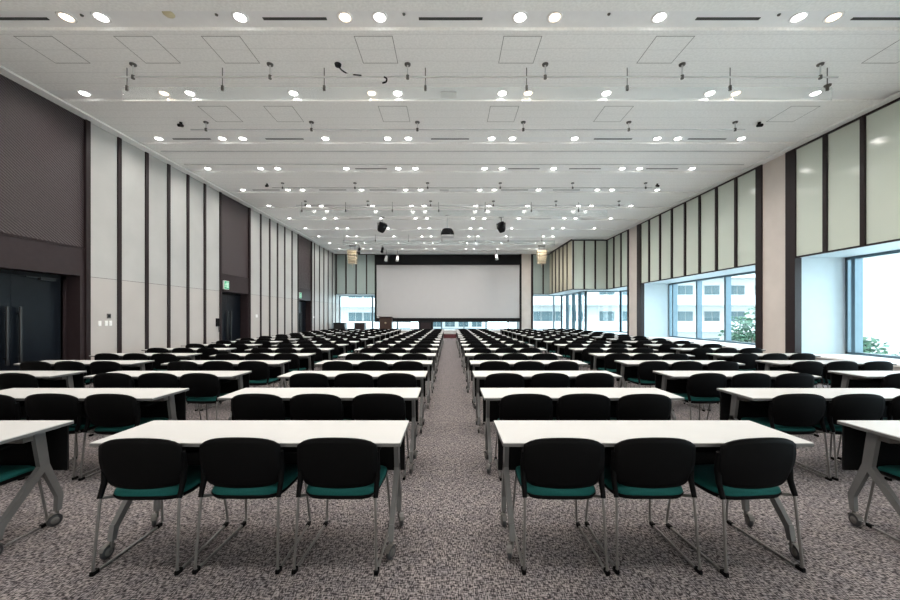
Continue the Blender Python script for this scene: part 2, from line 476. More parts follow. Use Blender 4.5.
# --- windows: frame, mullions, panes
win_no = [0]
def window(axis, c, a0, a1, mull, z0=SILL, z1=HEAD, glass='window_glass'):
    """axis 'x': glazing in the plane X=c between Y a0..a1; 'y': plane Y=c between X a0..a1"""
    win_no[0] += 1
    def bx(b, p0, p1, t0, t1, z0, z1):
        if axis == 'x': b.box(c + t0, c + t1, p0, p1, z0, z1)
        else: b.box(p0, p1, c + t0, c + t1, z0, z1)
    b = MB()
    bx(b, a0, a1, -.06, .06, z0, z0 + .06); bx(b, a0, a1, -.06, .06, z1 - .07, z1)
    bx(b, a0, a0 + .06, -.06, .06, z0, z1); bx(b, a1 - .06, a1, -.06, .06, z0, z1)
    w = struct(b.build('window_%d' % win_no[0], 'mullion'))
    cuts = [a0 + .06] + sorted(mull) + [a1 - .06]
    for m_ in mull:
        b = MB(); bx(b, m_ - .045, m_ + .045, -.14, .06, z0 + .06, z1 - .07); b.build('mullion', 'mullion', w)
    for p, q in zip(cuts[:-1], cuts[1:]):
        b = MB(); bx(b, p, q, -.006, .006, z0 + .05, z1 - .06); b.build('pane', glass, w)
    return w
window('x', XW, YB, 9.62, [9.36] + [7.8 - 1.62 * k for k in range(7)])
window('x', XW, 10.87, 17.40, [16.95, 15.3, 13.72, 12.1])
window('x', XW, 18.75, YS + 1.2, [19.6, 21.0])
window('y', YS + 1.2, XI + 1.2, XW, [])
window('x', XI + 1.2, YS + 1.2, YG, [23.3, 24.5, 25.8])
window('y', YG, XL, 4.93, [-5.6, -3.8, -2.2, -.6, 1.0, 2.6, 4.2])
window('y', YG, 5.62, XI + 1.2, [7.5])
for q in ((-7.6, -2.6), (-2.0, 3.4), (4.0, 8.6)): window('y', YB - .1, *q, [q[0] + (q[1] - q[0]) * j / 3 for j in (1, 2)], glass='warm_fill_glass')  # unseen rear windows, added so their daylight brightens the ceiling

# ------------------------------------------------------------------ screen and stage
t = thing('projection_screen', 'large blank white projection screen in a black surround on the far wall', 'screen', (-.13, YF, 0))
b = MB(); b.box(-4.95, 4.95, -.06, -.03, 1.33, 5.0); b.build('screen_surface', 'screen', t)
b = MB()
b.box(-5.07, 5.07, -.14, -.005, 5.0, 5.70); b.box(-5.07, -4.95, -.12, -.005, 1.06, 5.0); b.box(4.95, 5.07, -.12, -.005, 1.06, 5.0)
b.box(-4.95, 4.95, -.12, -.005, 1.06, 1.33); b.box(-4.95, 4.95, -.03, -.005, 1.33, 5.0)
b.build('surround', 'black', t)

t = thing('stage', 'low stage platform with dark red front below the projection screen', 'stage', (-.13, 25.2, 0))
b = MB(); b.box(-5.2, 5.2, -.40, .78, .27, .31); b.build('platform', 'stage_top', t)
b = MB(); b.box(-5.2, 5.2, -.40, .78, 0, .27); b.build('fascia', 'red', t)

def lectern(x, y, z, w, d, h, label):
    t = thing('lectern', label, 'lectern', (x, y, z))
    b = MB(); b.rbox(-w / 2, w / 2, -d / 2, d / 2, .05, h - .09, .02); b.build('cabinet', 'wood', t)
    b = MB(); b.box(-w / 2 + .03, w / 2 - .03, -d / 2 + .03, d / 2 - .03, 0, .05); b.build('plinth', 'black', t)
    b = MB()
    v = [(-w / 2 - .03, -d / 2 - .03, h), (w / 2 + .03, -d / 2 - .03, h), (w / 2 + .03, d / 2 + .03, h - .08), (-w / 2 - .03, d / 2 + .03, h - .08)]
    b.add(v + [(p[0], p[1], p[2] - .03) for p in v], [(0, 1, 2, 3), (7, 6, 5, 4), (0, 4, 5, 1), (1, 5, 6, 2), (2, 6, 7, 3), (3, 7, 4, 0)])
    b.build('slanted_top', 'wood', t)
    b = MB(); b.lathe([(.001, 0), (.07, 0), (.07, .01), (.001, .01)], (0, -d / 2 - .012, h * .62), 16, 0, 'y'); b.build('medallion', 'beige_dark', t)
    return t
lectern(-4.30, 25.25, .31, .82, .5, 1.12, 'brown wooden lectern at the left end of the stage')
t = thing('presenter_table', 'small brown table with dark side panels on the stage', 'table', (-1.62, 25.3, .31))
b = MB(); b.rbox(-.5, .5, -.25, .25, .72, .76, .015); b.build('tabletop', 'black', t)
b = MB(); b.box(-.34, .34, -.18, -.15, .06, .72); b.build('front_panel', 'brown', t)
for s in (-1, 1):
    b = MB(); b.box(s * .34, s * .48, -.2, .2, 0, .72); b.build('side_panel', 'black', t)

t = thing('equipment_rack', 'dark navy equipment cabinet against the left wall at the far end', 'cabinet', (-7.42, 25.3, 0))
b = MB(); b.rbox(-.39, .39, -.28, .28, .08, 1.02, .015); b.build('body', 'door', t)
b = MB(); b.box(-.35, .35, -.295, -.28, .14, .96); b.build('front_door', 'black_metal', t)
b = MB(); b.box(-.36, .36, -.25, .25, .0, .08); b.build('plinth', 'black', t)
t = thing('console_cabinet', 'dark brown cabinet under the far left window', 'cabinet', (-6.06, 25.3, 0))
b = MB(); b.rbox(-.34, .34, -.25, .25, .06, .98, .015); b.build('body', 'brown', t)
for s in (-1, 1):
    b = MB(); b.box(min(s * .01, s * .32), max(s * .01, s * .32), -.268, -.25, .1, .94); d = b.build('door', 'brown', t)
    b = MB(); b.cyl((s * .05, -.268, .5), (s * .05, -.29, .5), .012, n=8); b.build('knob', 'chrome', d)
b = MB(); b.rbox(-.36, .36, -.28, .27, .98, 1.01, .01); b.build('top', 'black', t)
b = MB(); b.box(-.31, .31, -.22, .22, 0, .06); b.build('plinth', 'black', t)

# ------------------------------------------------------------------ chairs
def seat_outline(k, z, sag=0.0, n=28):
    pts = []
    for j in range(n):
        a = 2 * PI * j / n
        ca, sa = math.cos(a), math.sin(a)
        e = .42
        x = math.copysign(abs(ca) ** e, ca); yv = math.copysign(abs(sa) ** e, sa)
        wid = .226 if yv > 0 else .226 - .006 * abs(yv)
        zz = z - sag * (x * x * .0) - (.018 * max(0, yv - .6) / .4 * k)      # front edge drops
        pts.append((x * wid * k, .017 + yv * .225 * k, zz))
    return pts
def make_chair():
    t = thing('conference_chair', '', 'chair')
    b = MB()
    b.rings([seat_outline(.97, .415), seat_outline(1.0, .426), seat_outline(.985, .440), seat_outline(.92, .449), seat_outline(.7, .451), seat_outline(.35, .448), seat_outline(.02, .446)], cap=True)
    b.build('seat_cushion', 'teal', t)
    b = MB()
    b.rings([seat_outline(.02, .368), seat_outline(.5, .370), seat_outline(.8, .378), seat_outline(.96, .395), seat_outline(1.014, .418), seat_outline(.96, .420)], cap=True)
    b.build('seat_shell', 'shell', t)
    # backrest
    b = MB(); NS, NT = 14, 9
    def bp(i, j, off):
        s = -1 + 2 * i / NS; u = j / NT
        hw = .238 - .008 * u ** 3 - .012 * (1 - u) ** 3
        top = .775 - .026 * s * s - .026 * abs(s) ** 6; bot = .468 + .010 * s * s + .03 * abs(s) ** 8
        z = bot + (top - bot) * u
        yv = -.205 - .045 * u - .012 * math.sin(u * PI) + .036 * s * s
        return (s * hw, yv - off, z)
    fr = [[bp(i, j, 0) for i in range(NS + 1)] for j in range(NT + 1)]
    bk = [[bp(i, j, .016) for i in range(NS + 1)] for j in range(NT + 1)]
    W = NS + 1; V = [p for r in fr for p in r] + [p for r in bk for p in r]; o = W * (NT + 1); Fc = []
    for j in range(NT):
        for i in range(NS):
            a = j * W + i
            Fc.append((a + 1, a, a + W, a + W + 1)); Fc.append((o + a, o + a + 1, o + a + W + 1, o + a + W))
    for i in range(NS):
        Fc.append((i, i + 1, o + i + 1, o + i)); a = NT * W + i; Fc.append((a + 1, a, o + a, o + a + 1))
    for j in range(NT):
        a = j * W; Fc.append((a + W, a, o + a, o + a + W)); a = j * W + NS; Fc.append((a, a + W, o + a + W, o + a))
    b.add(V, Fc, 0, True)
    for s in (-1, 1):   # moulded sleeves that slip over the frame
        b.tube([(s * .222, -.204, .68), (s * .227, -.190, .58), (s * .226, -.198, .50), (s * .226, -.228, .42)], .021, 8, 0, .014)
    b.build('backrest', 'shell', t)
    for s in (-1, 1):
        b = MB()
        path = rounded([(s * .222, -.20, .52), (s * .224, -.226, .42), (s * .236, -.262, .0095), (s * .228, .262, .0095), (s * .205, .215, .378), (s * .13, .16, .382)], .035)
        b.tube(path, .0077, 8)
        b.tube([(s * .224, -.226, .425), (s * .20, -.17, .405), (s * .15, -.12, .388)], .009, 6)
        lg = b.build('sled_leg', 'chrome', t)
        b = MB(); b.rbox(s * .236 - .012, s * .236 + .012, -.272, -.225, .0, .022, .006); b.build('glide', 'shell', lg)
        b = MB(); b.rbox(s * .228 - .012, s * .228 + .012, .21, .25, .0, .022, .006); b.build('glide', 'shell', lg)
    return t

def make_table():
    t = thing('folding_desk', '', 'table')
    L = .918
    b = MB()
    b.box(-L, L, 0, .48, .697, .700, 1); b.box(-L, L, 0, .48, .700, .714, 1)
    b.box(-L + .001, L - .001, .001, .479, .714, .72, 0)
    b.build('tabletop', ['table_top', 'table_edge'], t)
    b = MB(); b.box(-L + .03, L - .03, .462, .474, .37, .69); b.build('modesty_panel', 'modesty', t)
    b = MB(); b.box(-L + .06, L - .06, .21, .27, .645, .69); b.build('crossbeam', 'plate', t)
    b = MB(); b.box(-L + .15, L - .15, .10, .40, .618, .628)
    for x in (-.6, 0, .6): b.box(x - .006, x + .006, .10, .40, .628, .697)
    b.build('shelf', 'modesty', t)
    for s in (-1, 1):
        b = MB(); X = s * (L - .065)
        def bar(p, q, w0, w1, th=.015):
            (y0, z0), (y1, z1) = p, q
            d = Vector((0, y1 - y0, z1 - z0)).normalized(); n = Vector((0, -d.z, d.y))
            r = []
            for (yy, zz, w) in ((y0, z0, w0), (y1, z1, w1)):
                c = Vector((X, yy, zz))
                r.append([c + Vector((th, 0, 0)) + n * w, c + Vector((-th, 0, 0)) + n * w, c + Vector((-th, 0, 0)) - n * w, c + Vector((th, 0, 0)) - n * w])
            b.rings(r, smooth=False)
        bar((.300, .695), (.338, .43), .033, .030)          # post
        bar((.345, .465), (.092, .175), .025, .020); bar((.095, .19), (.074, .10), .020, .016)
        bar((.335, .465), (.440, .20), .025, .020); bar((.438, .215), (.428, .10), .020, .016)
        b.box(X - .03, X + .03, .16, .42, .685, .697)
        lg = b.build('leg', 'steel', t)
        for yy in (.074, .428):
            b = MB(); ox = s * .010
            b.lathe([(.002, -.011), (.034, -.011), (.042, -.006), (.042, .006), (.034, .011), (.002, .011)], (ox, -.018, .042), 20, 0, 'x')
            b.lathe([(.002, -.013), (.022, -.013), (.024, -.011)], (ox, -.018, .042), 16, 1, 'x')
            b.lathe([(.024, .011), (.022, .013), (.002, .013)], (ox, -.018, .042), 16, 1, 'x')
            b.cyl((0, 0, .055), (0, 0, .115), .011, n=8, mi=1)
            for k in range(5):      # hood over the wheel
                a0, a1 = math.radians(20 + 28 * k), math.radians(48 + 28 * k)
                b.add([(ox + q * .016, -.018 + .047 * math.cos(a), .042 + .047 * math.sin(a)) for a in (a0, a1) for q in (-1, 1)], [(0, 1, 3, 2)], 1)
            c = b.build('caster', ['tyre', 'plate'], lg, (X, yy, 0))
    return t

chair0 = make_chair(); table0 = make_table()
ck, tk = kid_map(chair0), kid_map(table0)
far_chair = None
D0, PITCH = 2.215, 1.22
COLS = [(-5.91, 'along left wall', 1), (-3.62, 'second from left', 0), (-1.212, 'left of aisle', 0),
        (1.232, 'right of aisle', 0), (3.70, 'second from right', 0), (6.10, 'along the windows', 1)]
SEATS = [(-.545, 'leftmost'), (0, 'middle one'), (.545, 'rightmost')]
ft, fc = True, True
for k in range(16):
    D = D0 + PITCH * k
    for ci, (cx, cname, first) in enumerate(COLS):
        if k < first: continue
        jx, jy, jr = random.uniform(-.02, .02), random.uniform(-.012, .012), random.uniform(-.004, .004)
        if k == 0: jx = jy = jr = 0
        tb = table0 if ft else copy_tree(table0, tk); ft = False
        tb.location = (cx + jx, D + jy, 0); tb.rotation_euler = (0, 0, jr)
        tag(tb, 'long white-topped desk on casters, %s row from near end, column %s' % (ORD[k], cname), 'table', 'white desks in rows across the hall')
        for lg in tb.children:
            for cs in lg.children:
                if k < 7: cs.rotation_euler = (0, 0, random.uniform(-.5, .5))
        for dx, sname in SEATS:
            ch = chair0 if fc else copy_tree(chair0, ck); fc = False
            rx, ry, rr = random.uniform(-.013, .013), random.uniform(-.015, .006), random.uniform(-.032, .032)
            if k and ci == 2: rx += .012
            if k == 0 and ci == 2: rx, rr = {-.545: (-.035, .02), 0: (-.008, .0), .545: (.017, -.02)}[dx]
            if k == 0 and ci == 3: rx, rr = {-.545: (-.024, -.02), 0: (-.043, .0), .545: (-.008, .09)}[dx]
            ch.location = (cx + dx + rx, D + .184 + ry, 0); ch.rotation_euler = (0, 0, rr)
            tag(ch, '%s of three black chairs, %s row from near end, column %s' % (sname, ORD[k], cname), 'chair', 'black chairs with teal seats at the desks')

# ------------------------------------------------------------------ ceiling fittings
def make_downlight(warm):
    t = thing('downlight', '', 'ceiling light')
    b = MB(); b.lathe([(.078, .012), (.080, -.006), (.088, -.014), (.108, -.014), (.118, -.004), (.118, .0)], n=24); b.build('trim_ring', 'ring', t)
    b = MB(); b.lathe([(.001, -.034), (.042, -.028), (.066, -.014), (.076, .004)], n=24); b.build('lens', 'lens_warm' if warm else 'lens_cool', t)
    return t
cool0, warm0 = make_downlight(False), make_downlight(True)
dk = {**kid_map(cool0), **kid_map(warm0)}
LX = [-7.2, -5.63, -5.12, -3.08, -1.54, -1.03, 1.03, 1.54, 3.08, 5.12, 5.63, 7.2]
used = set()
def spot(x, y, z, col, power):
    l = bpy.data.lights.get('lamp_%s' % ('warm' if col[2] < .8 else 'cool'))
    if l is None:
        l = bpy.data.lights.new('lamp_%s' % ('warm' if col[2] < .8 else 'cool'), 'SPOT')
        l.energy = power; l.color = col; l.spot_size = math.radians(160); l.spot_blend = 1.0; l.shadow_soft_size = .09
    o = bpy.data.objects.new('lamp_light', l); COL.objects.link(o)
    o.location = (x, y, z); return o
POWER = 64.0
COOLC, WARMC = (1.0, .95, .89), (1.0, .84, .66)
SLOTS = {0: [-6.4, -2.29, .01, 4.1, 6.4], 1: [], 2: [-6.4, -4.1, 0, 4.04, 6.37], 3: [-2.35, 2.2, 4.02, 6.32], 4: [-6.4, -4.08, -2.33, 2.25, 4.05], 6: [4.05, -4.05]}
z = CEIL + SH
for k in range(-5, 11):
    yy = STRIPS[k + 5] + .165
    if k < -2: continue
    n = 0
    for i, x in enumerate(LX):
        if k == 0 and abs(x) > 7: continue
        if k >= 8 and x > 6.5: continue
        warm = abs(abs(x) - 1.54) < .1 or abs(abs(x) - 5.63) < .1
        warm = warm and k in (0, 1)
        lp = spot(x, yy, z - .05, WARMC if warm else COOLC, POWER)
        if k < 0: continue
        n += 1
        src = warm0 if warm else cool0
        if src.name in used: d = copy_tree(src, dk)
        else: d = src; used.add(src.name)
        d.location = (x, yy, z)
        tag(d, '%s round recessed downlight, %s from left in the %s ceiling strip from near end' % ('warm' if warm else 'white', ORD[n - 1], ORD[k]), 'ceiling light', 'recessed downlights in the ceiling strips')
    for i, x in enumerate(SLOTS.get(k, [])):
        b = MB(); b.box(-.47, .47, -.024, .024, -.006, .002)
        o = b.build('slot_diffuser', 'gap', None, (x, yy + .03, z))
        tag(o, 'dark linear air slot, %s from left in the %s ceiling strip from near end' % (ORD[i], ORD[k]), 'air vent', 'linear air slots in the ceiling')
# small dots in the nearest strip
for i, (x, yy) in enumerate([(-5.37, 5.47), (-3.4, 5.46), (-.67, 5.45), (2.31, 5.45), (4.79, 5.46)]):
    b = MB(); b.lathe([(.001, -.018), (.018, -.016), (.024, .0)], n=12)
    o = b.build('sprinkler_head', 'plate', None, (x, yy, z)); 
    tag(o, 'small grey sprinkler head, %s from left in the nearest ceiling strip' % ORD[i], 'sprinkler', 'sprinkler heads in the nearest strip')
b = MB(); b.lathe([(.001, -.03), (.05, -.026), (.075, -.008), (.08, 0)], n=16)
tag(b.build('smoke_detector', 'yellow', None, (-4.09, 5.45, z)), 'yellowed round smoke detector in the nearest ceiling strip', 'smoke detector')
for i, (x, k) in enumerate([(-.03, 1), (-.2, 4)]):
    b = MB(); b.rbox(-.16, .16, -.09, .09, -.02, .0, .02)
    tag(b.build('sensor_plate', 'pipe', None, (x, STRIPS[k + 5] + .2, z)), 'grey sensor plate at middle of the %s ceiling strip from near end' % ORD[k], 'sensor')

# access hatches
hn = 0
for (y0, xs) in ((5.81, [-6.77, -5.22, -3.86, -1.49, .83, 3.2, 7.06]), (7.75, [-5.22, -3.86, -1.49, .83, 3.2, 7.06])):
    for i, x in enumerate(xs):
        t = thing('access_hatch', 'square ceiling access hatch, %s from left in the %s hatch row' % (ORD[i], 'nearest' if y0 < 6 else 'second'), 'hatch', (x, y0, CEIL), 0, 'square ceiling hatches')
        b = MB(); g = .010
        for q in ((0, .6, 0, g), (0, .6, .63 - g, .63), (0, g, g, .63 - g), (.6 - g, .6, g, .63 - g)): b.box(*q, -.003, .001)
        b.build('frame', 'hatch_gap', t)
        b = MB(); b.box(g, .6 - g, g, .63 - g, -.002, .001); b.build('panel', 'ceiling', t)

# hanging pipes
def pipe(yy, drop, x0, x1, hang, label):
    t = thing('lighting_pipe', label, 'pipe', (0, yy, CEIL), 0, 'hanging pipes below the ceiling')
    b = MB(); b.cyl((x0, 0, -drop), (x1, 0, -drop), .015, n=10); b.build('pipe', 'pipe', t)
    for h in hang:
        b = MB(); b.lathe([(.001, -.022), (.05, -.022), (.055, 0), (.001, 0)], (h, 0, 0), 14, 0); b.cyl((h, 0, -.02), (h, 0, -drop), .012, n=8, mi=1)
        b.cyl((h, 0, -drop + .03), (h, 0, -drop - .03), .028, n=10, mi=0)
        b.build('hanger', ['plate', 'pipe'], t)
HX = [-5.46, -3.1, -.73, 1.64, 4.0, 6.38]
pipe(6.46, .225, -5.78, 6.68, HX, 'longest hanging pipe nearest the viewer, over a clear glass barrier')
pipe(8.39, .17, -5.80, 6.60, HX, 'second hanging pipe from near end, just below the white ceiling')
pipe(12.23, .16, -5.80, 6.60, HX, 'third hanging pipe from near end, just below the white ceiling')
pipe(14.15, .16, -5.80, 6.60, HX, 'fourth hanging pipe from near end, just below the white ceiling')
for i, yy in enumerate((9.86, 10.72)):
    b = MB(); b.box(-7.6, 8.4, -.012, .012, -.022, .0)  # strips standing in for thin gap lines in the ceiling
    tag(b.build('ceiling_gap_line', 'pipe', None, (0, yy, CEIL)), 'thin straight ceiling gap line, %s of two between third and fourth light strips' % ('nearer' if i == 0 else 'farther'), 'track', 'ceiling gap lines')

# clear glass smoke barriers
CL = [-5.65, -3.98, -2.2, -.43, 1.34, 3.1, 4.9, 6.6]
def barrier(yy, z0, z1, x0, x1, cl, label):
    t = thing('smoke_barrier', label, 'glass barrier', (0, yy, CEIL), 0, 'clear smoke barriers')
    b = MB(); b.box(x0, x1, -.005, .005, z0 - CEIL, z1 - CEIL); b.build('glass_sheet', 'barrier_glass', t)
    b = MB(); b.box(x0, x1, -.012, .012, z0 - CEIL - .012, z0 - CEIL); b.build('bottom_rail', 'strip', t)
    for c in cl:
        b = MB(); b.cyl((c, 0, z1 - CEIL - .05), (c, 0, 0), .008, n=6); b.box(c - .02, c + .02, -.015, .015, z1 - CEIL - .06, z1 - CEIL + .03)
        b.build('clamp', 'plate', t)
barrier(6.56, 5.235, 5.47, -5.72, 6.68, CL, 'long clear glass smoke barrier below the nearest hanging pipe')
barrier(14.3, 5.27, 5.5, -5.72, 6.0, CL[:-1], 'second clear glass smoke barrier, farther down the hall')
barrier(20.0, 5.25, 5.5, -5.72, 5.6, CL[:-1], 'farthest clear glass smoke barrier, before the projection screen')

# cable looped on the nearest pipe
t = thing('cable', 'black cable and plug hanging from the nearest ceiling pipe', 'cable', (0, 6.46, CEIL))
b = MB(); b.tube(rounded([(-1.93, 0, -.02), (-1.88, -.01, -.10), (-1.75, -.02, -.19), (-1.62, -.025, -.20), (-1.52, -.028, -.215)], .06), .012, 8); b.build('cord', 'black', t)
b = MB(); b.lathe([(.001, -.05), (.05, -.04), (.06, 0), (.001, 0)], (-1.93, 0, 0), 12); b.build('ceiling_socket', 'black', t)
b = MB(); b.tube(rounded([(-1.13, -.03, -.24), (-1.08, -.035, -.27), (-1.09, -.035, -.33), (-1.16, -.035, -.35)], .04), .014, 8); b.build('plug', 'black', t)
b = MB(); b.rbox(-1.78, -1.66, -.05, -.02, -.25, -.19, .01); b.build('junction_box', 'pipe', t)

for i, (x, yy, w) in enumerate([(-6.03, 8.4, 'left nearer'), (6.93, 8.4, 'right nearer'), (-6.0, 12.3, 'left farther'), (6.8, 12.3, 'right farther')]):
    t = thing('ceiling_camera', 'small black camera on the %s ceiling, %s of a pair' % tuple(w.split()), 'camera', (x, yy, CEIL), 0, 'small black ceiling cameras')
    b = MB(); b.lathe([(.001, 0), (.03, 0), (.03, -.03), (.012, -.035), (.012, -.06), (.001, -.06)], n=12); b.build('mount', 'black', t)
    b = MB(); b.tube([(0, .05, -.05), (0, -.07, -.10)], .035, 12); b.build('body', 'black', t)
b = MB(); b.lathe([(.001, -.035), (.05, -.03), (.06, 0)], n=14)
tag(b.build('ceiling_sensor', 'plate', None, (7.1, 7.05, CEIL)), 'grey round ceiling sensor near the windows beyond the glass barrier', 'sensor')

# projector, loudspeakers, spotlights
t = thing('ceiling_projector', 'black ceiling projector hanging on a pole in front of the screen', 'projector', (-.11, 16.1, CEIL))
b = MB(); b.cyl((0, 0, 0), (0, 0, -.62), .022, n=10); b.lathe([(.001, 0), (.09, 0), (.08, -.04), (.001, -.04)], n=16); b.build('pole', 'pipe', t)
b = MB()
def pring(w, d, zz, n=20):
    out = []
    for j in range(n):
        a = 2 * PI * j / n; c, s = math.cos(a), math.sin(a)
        out.append((math.copysign(abs(c) ** .5, c) * w, math.copysign(abs(s) ** .5, s) * d, zz))
    return out
b.rings([pring(.14, .16, -.60), pring(.2, .22, -.63), pring(.26, .26, -.72), pring(.285, .27, -.80), pring(.285, .27, -.88), pring(.25, .25, -.90)]); b.build('body', 'black', t)
b = MB(); b.lathe([(.001, .30), (.05, .30), (.06, .26), (.06, .24)], (.08, 0, -.80), 14, 0, 'y'); b.build('lens', 'black_metal', t)
b = MB(); b.box(-.27, .27, -.26, .26, -.935, -.90); b.build('cradle', 'pipe', t)

def speaker(x, y, yaw, label):
    t = thing('ceiling_loudspeaker', label, 'loudspeaker', (x, y, CEIL), yaw, 'black ceiling loudspeakers')
    b = MB(); b.cyl((0, 0, 0), (0, 0, -.30), .018, n=8); b.box(-.10, .10, -.05, .05, -.02, 0); b.box(-.19, .19, -.02, .02, -.31, -.28)
    for s in (-1, 1): b.box(s * .19 - .008, s * .19 + .008, -.03, .03, -.52, -.28)
    b.build('bracket', 'plate', t)
    b = MB(); R = Matrix.Rotation(math.radians(28), 3, 'X') @ Matrix.Rotation(math.radians(18), 3, 'Y')
    q = MB(); q.rings([pring(.15, .13, .20), pring(.18, .16, .17), pring(.17, .16, -.05), pring(.13, .13, -.20), pring(.10, .10, -.22)])
    b.v = [tuple(R @ Vector(p) + Vector((0, 0, -.46))) for p in q.v]; b.f, b.m, b.s = q.f, q.m, q.s
    b.build('cabinet', 'black', t)
    b = MB(); q = MB(); q.rings([pring(.145, .125, .202), pring(.13, .11, .212)])
    b.v = [tuple(R @ Vector(p) + Vector((0, 0, -.46))) for p in q.v]; b.f, b.m, b.s = q.f, q.m, q.s
    b.build('grille', 'black_metal', t)
speaker(-2.97, 16.4, .4, 'black angled loudspeaker on the ceiling left of the projector')
speaker(2.24, 16.4, 2.6, 'black angled loudspeaker on the ceiling right of the projector')

def stage_spot(x, y, drop, color, label, grp, s=1.0):
    t = thing('stage_spotlight', label, 'spotlight', (x, y, CEIL), 0, grp)
    b = MB(); b.cyl((0, 0, 0), (0, 0, -drop), .014, n=8); b.box(-.07 * s, .07 * s, -.012, .012, -drop - .01, -drop + .012)
    for q in (-1, 1): b.box(q * .07 * s - .005, q * .07 * s + .005, -.015, .015, -drop - .13 * s, -drop)
    b.build('yoke', 'plate', t)
    b = MB(); q = MB()
    q.lathe([(.001, .14), (.04, .14), (.06, .10), (.065, -.08), (.08, -.18), (.001, -.16)], n=14)
    R = Matrix.Rotation(math.radians(-38), 3, 'X')
    b.v = [tuple(R @ (Vector(p) * s) + Vector((0, 0, -drop - .13 * s))) for p in q.v]; b.f, b.m, b.s = q.f, q.m, q.s
    b.build('housing', color, t)
stage_spot(-5.55, 22.9, .18, 'black', 'black spotlight on ceiling beside the left beige speaker column', 'black stage spotlights', 1.25)
stage_spot(-4.15, 23.0, .12, 'black', 'black spotlight on ceiling above the left screen corner', 'black stage spotlights', 1.15)
stage_spot(-4.18, 24.6, .36, 'plastic_white', 'white spotlight against black band, leftmost of three', 'white stage spotlights', 1.3)
stage_spot(-3.45, 24.6, .36, 'plastic_white', 'white spotlight against black band, middle of three', 'white stage spotlights', 1.3)
stage_spot(3.05, 24.6, .28, 'plastic_white', 'white spotlight against black band, rightmost of three', 'white stage spotlights', 1.3)

def line_array(x, label):
    t = thing('speaker_column', label, 'loudspeaker', (x, 23.0, CEIL), 0, 'beige speaker columns')
    b = MB(); b.box(-.20, .20, -.10, .10, -.06, 0); b.cyl((-.15, 0, 0), (-.15, 0, -.35), .01, n=6); b.cyl((.15, 0, 0), (.15, 0, -.35), .01, n=6); b.build('mount', 'plate', t)
    zt = -.32
    for i in range(5):
        w = .29 - .012 * i; b = MB(); b.rbox(-w, w, -.2 + .02 * i, .2, zt - .155, zt - .01, .02); m = b.build('speaker_box', 'beige_plastic', t)
        b = MB(); b.box(-w + .03, w - .03, -.208 + .02 * i, -.195 + .02 * i, zt - .14, zt - .025); b.build('grille', 'beige_dark', m)
        zt -= .165
    b = MB(); b.cyl((0, 0, zt), (0, 0, zt - .22), .03, .012, n=8); b.build('sight_rod', 'beige_plastic', t)
line_array(-5.98, 'beige banded speaker column hanging left of the projection screen')
line_array(5.62, 'beige banded speaker column hanging right of the projection screen')

# ------------------------------------------------------------------ wall fittings
def exit_sign(y, label):
    t = thing('exit_sign', label, 'sign', (XL, y, 2.57), 0, 'green exit signs')
    b = MB(); b.rbox(0.0, .05, -.15, .15, -.15, .15, .01, 0, 'x'); b.build('housing', 'plastic_white', t)
    b = MB(); b.box(.05, .054, -.135, .135, -.135, .135); b.build('green_face', 'green_sign', t)
    b = MB()   # white running figure in front of a doorway
    b.box(.054, .057, .03, .10, -.10, .10)
    b.lathe([(.001, .054), (.020, .054), (.020, .0575), (.001, .0575)], (0, -.035, .072), 12, 0, 'x')
    def limb(p, q, w):
        d = Vector((q[0] - p[0], q[1] - p[1])); n = Vector((-d.y, d.x)).normalized() * w
        v = [(.0572, p[0] + n.x, p[1] + n.y), (.0572, q[0] + n.x, q[1] + n.y), (.0572, q[0] - n.x, q[1] - n.y), (.0572, p[0] - n.x, p[1] - n.y)]
        b.add(v + [(.054, c[1], c[2]) for c in v], [(0, 1, 2, 3), (0, 4, 5, 1), (1, 5, 6, 2), (2, 6, 7, 3), (3, 7, 4, 0)])
    for p, q, w in (((-.03, .05), (-.05, -.02), .018), ((-.05, -.02), (-.005, -.05), .011), ((-.005, -.05), (-.01, -.105), .010), ((-.05, -.02), (-.08, -.06), .011),
                    ((-.08, -.06), (-.125, -.065), .010), ((-.03, .045), (.015, .02), .009), ((-.03, .045), (-.09, .03), .009), ((-.09, .03), (-.10, -.005), .008)):
        limb(p, q, w)
    b.build('running_figure', 'white_sign', t)
exit_sign(13.35, 'green exit sign on brown header above the middle left-wall doors')
exit_sign(19.95, 'green exit sign on brown header above the farthest left-wall doors')
for i, (y, zz, w, h, m, lab, cat) in enumerate([
        (8.79, 1.47, .10, .11, 'plate', 'dark control panel on grey wall above three white switches', 'control panel'),
        (8.56, 1.30, .075, .12, 'plastic_white', 'white light switch, leftmost of three beside the near left doors', 'light switch'),
        (8.72, 1.30, .075, .12, 'plastic_white', 'white light switch, middle of three beside the near left doors', 'light switch'),
        (8.83, 1.30, .075, .12, 'plastic_white', 'white light switch, rightmost of three beside the near left doors', 'light switch'),
        (15.5, 1.47, .16, .12, 'plastic_white', 'white switch plate on wall beyond the middle left doors', 'light switch'),
        (22.0, 1.40, .16, .12, 'plastic_white', 'white switch plate on wall beyond the farthest left doors', 'light switch')]):
    t = thing('wall_switch' if m == 'plastic_white' else 'control_panel', lab, cat, (XL, y, zz))
    b = MB(); b.rbox(0, .012, -w / 2, w / 2, -h / 2, h / 2, .006, 0, 'x'); b.build('plate', m, t)
    b = MB(); b.box(.012, .017, -w * .3, w * .3, -h * .3, h * .3); b.build('rocker' if m == 'plastic_white' else 'display', 'ring' if m == 'plastic_white' else 'door', t)
t = thing('wall_phone', 'black wall telephone beside the middle left-wall doors', 'telephone', (XL, 12.86, 1.25))
b = MB(); b.rbox(0, .05, -.06, .06, -.14, .14, .01, 0, 'x'); b.build('base', 'black', t)
b = MB(); b.tube([(.085, -.015, .13), (.075, -.015, .07), (.075, -.015, -.07), (.085, -.015, -.13)], .024, 10); b.build('handset', 'black', t)
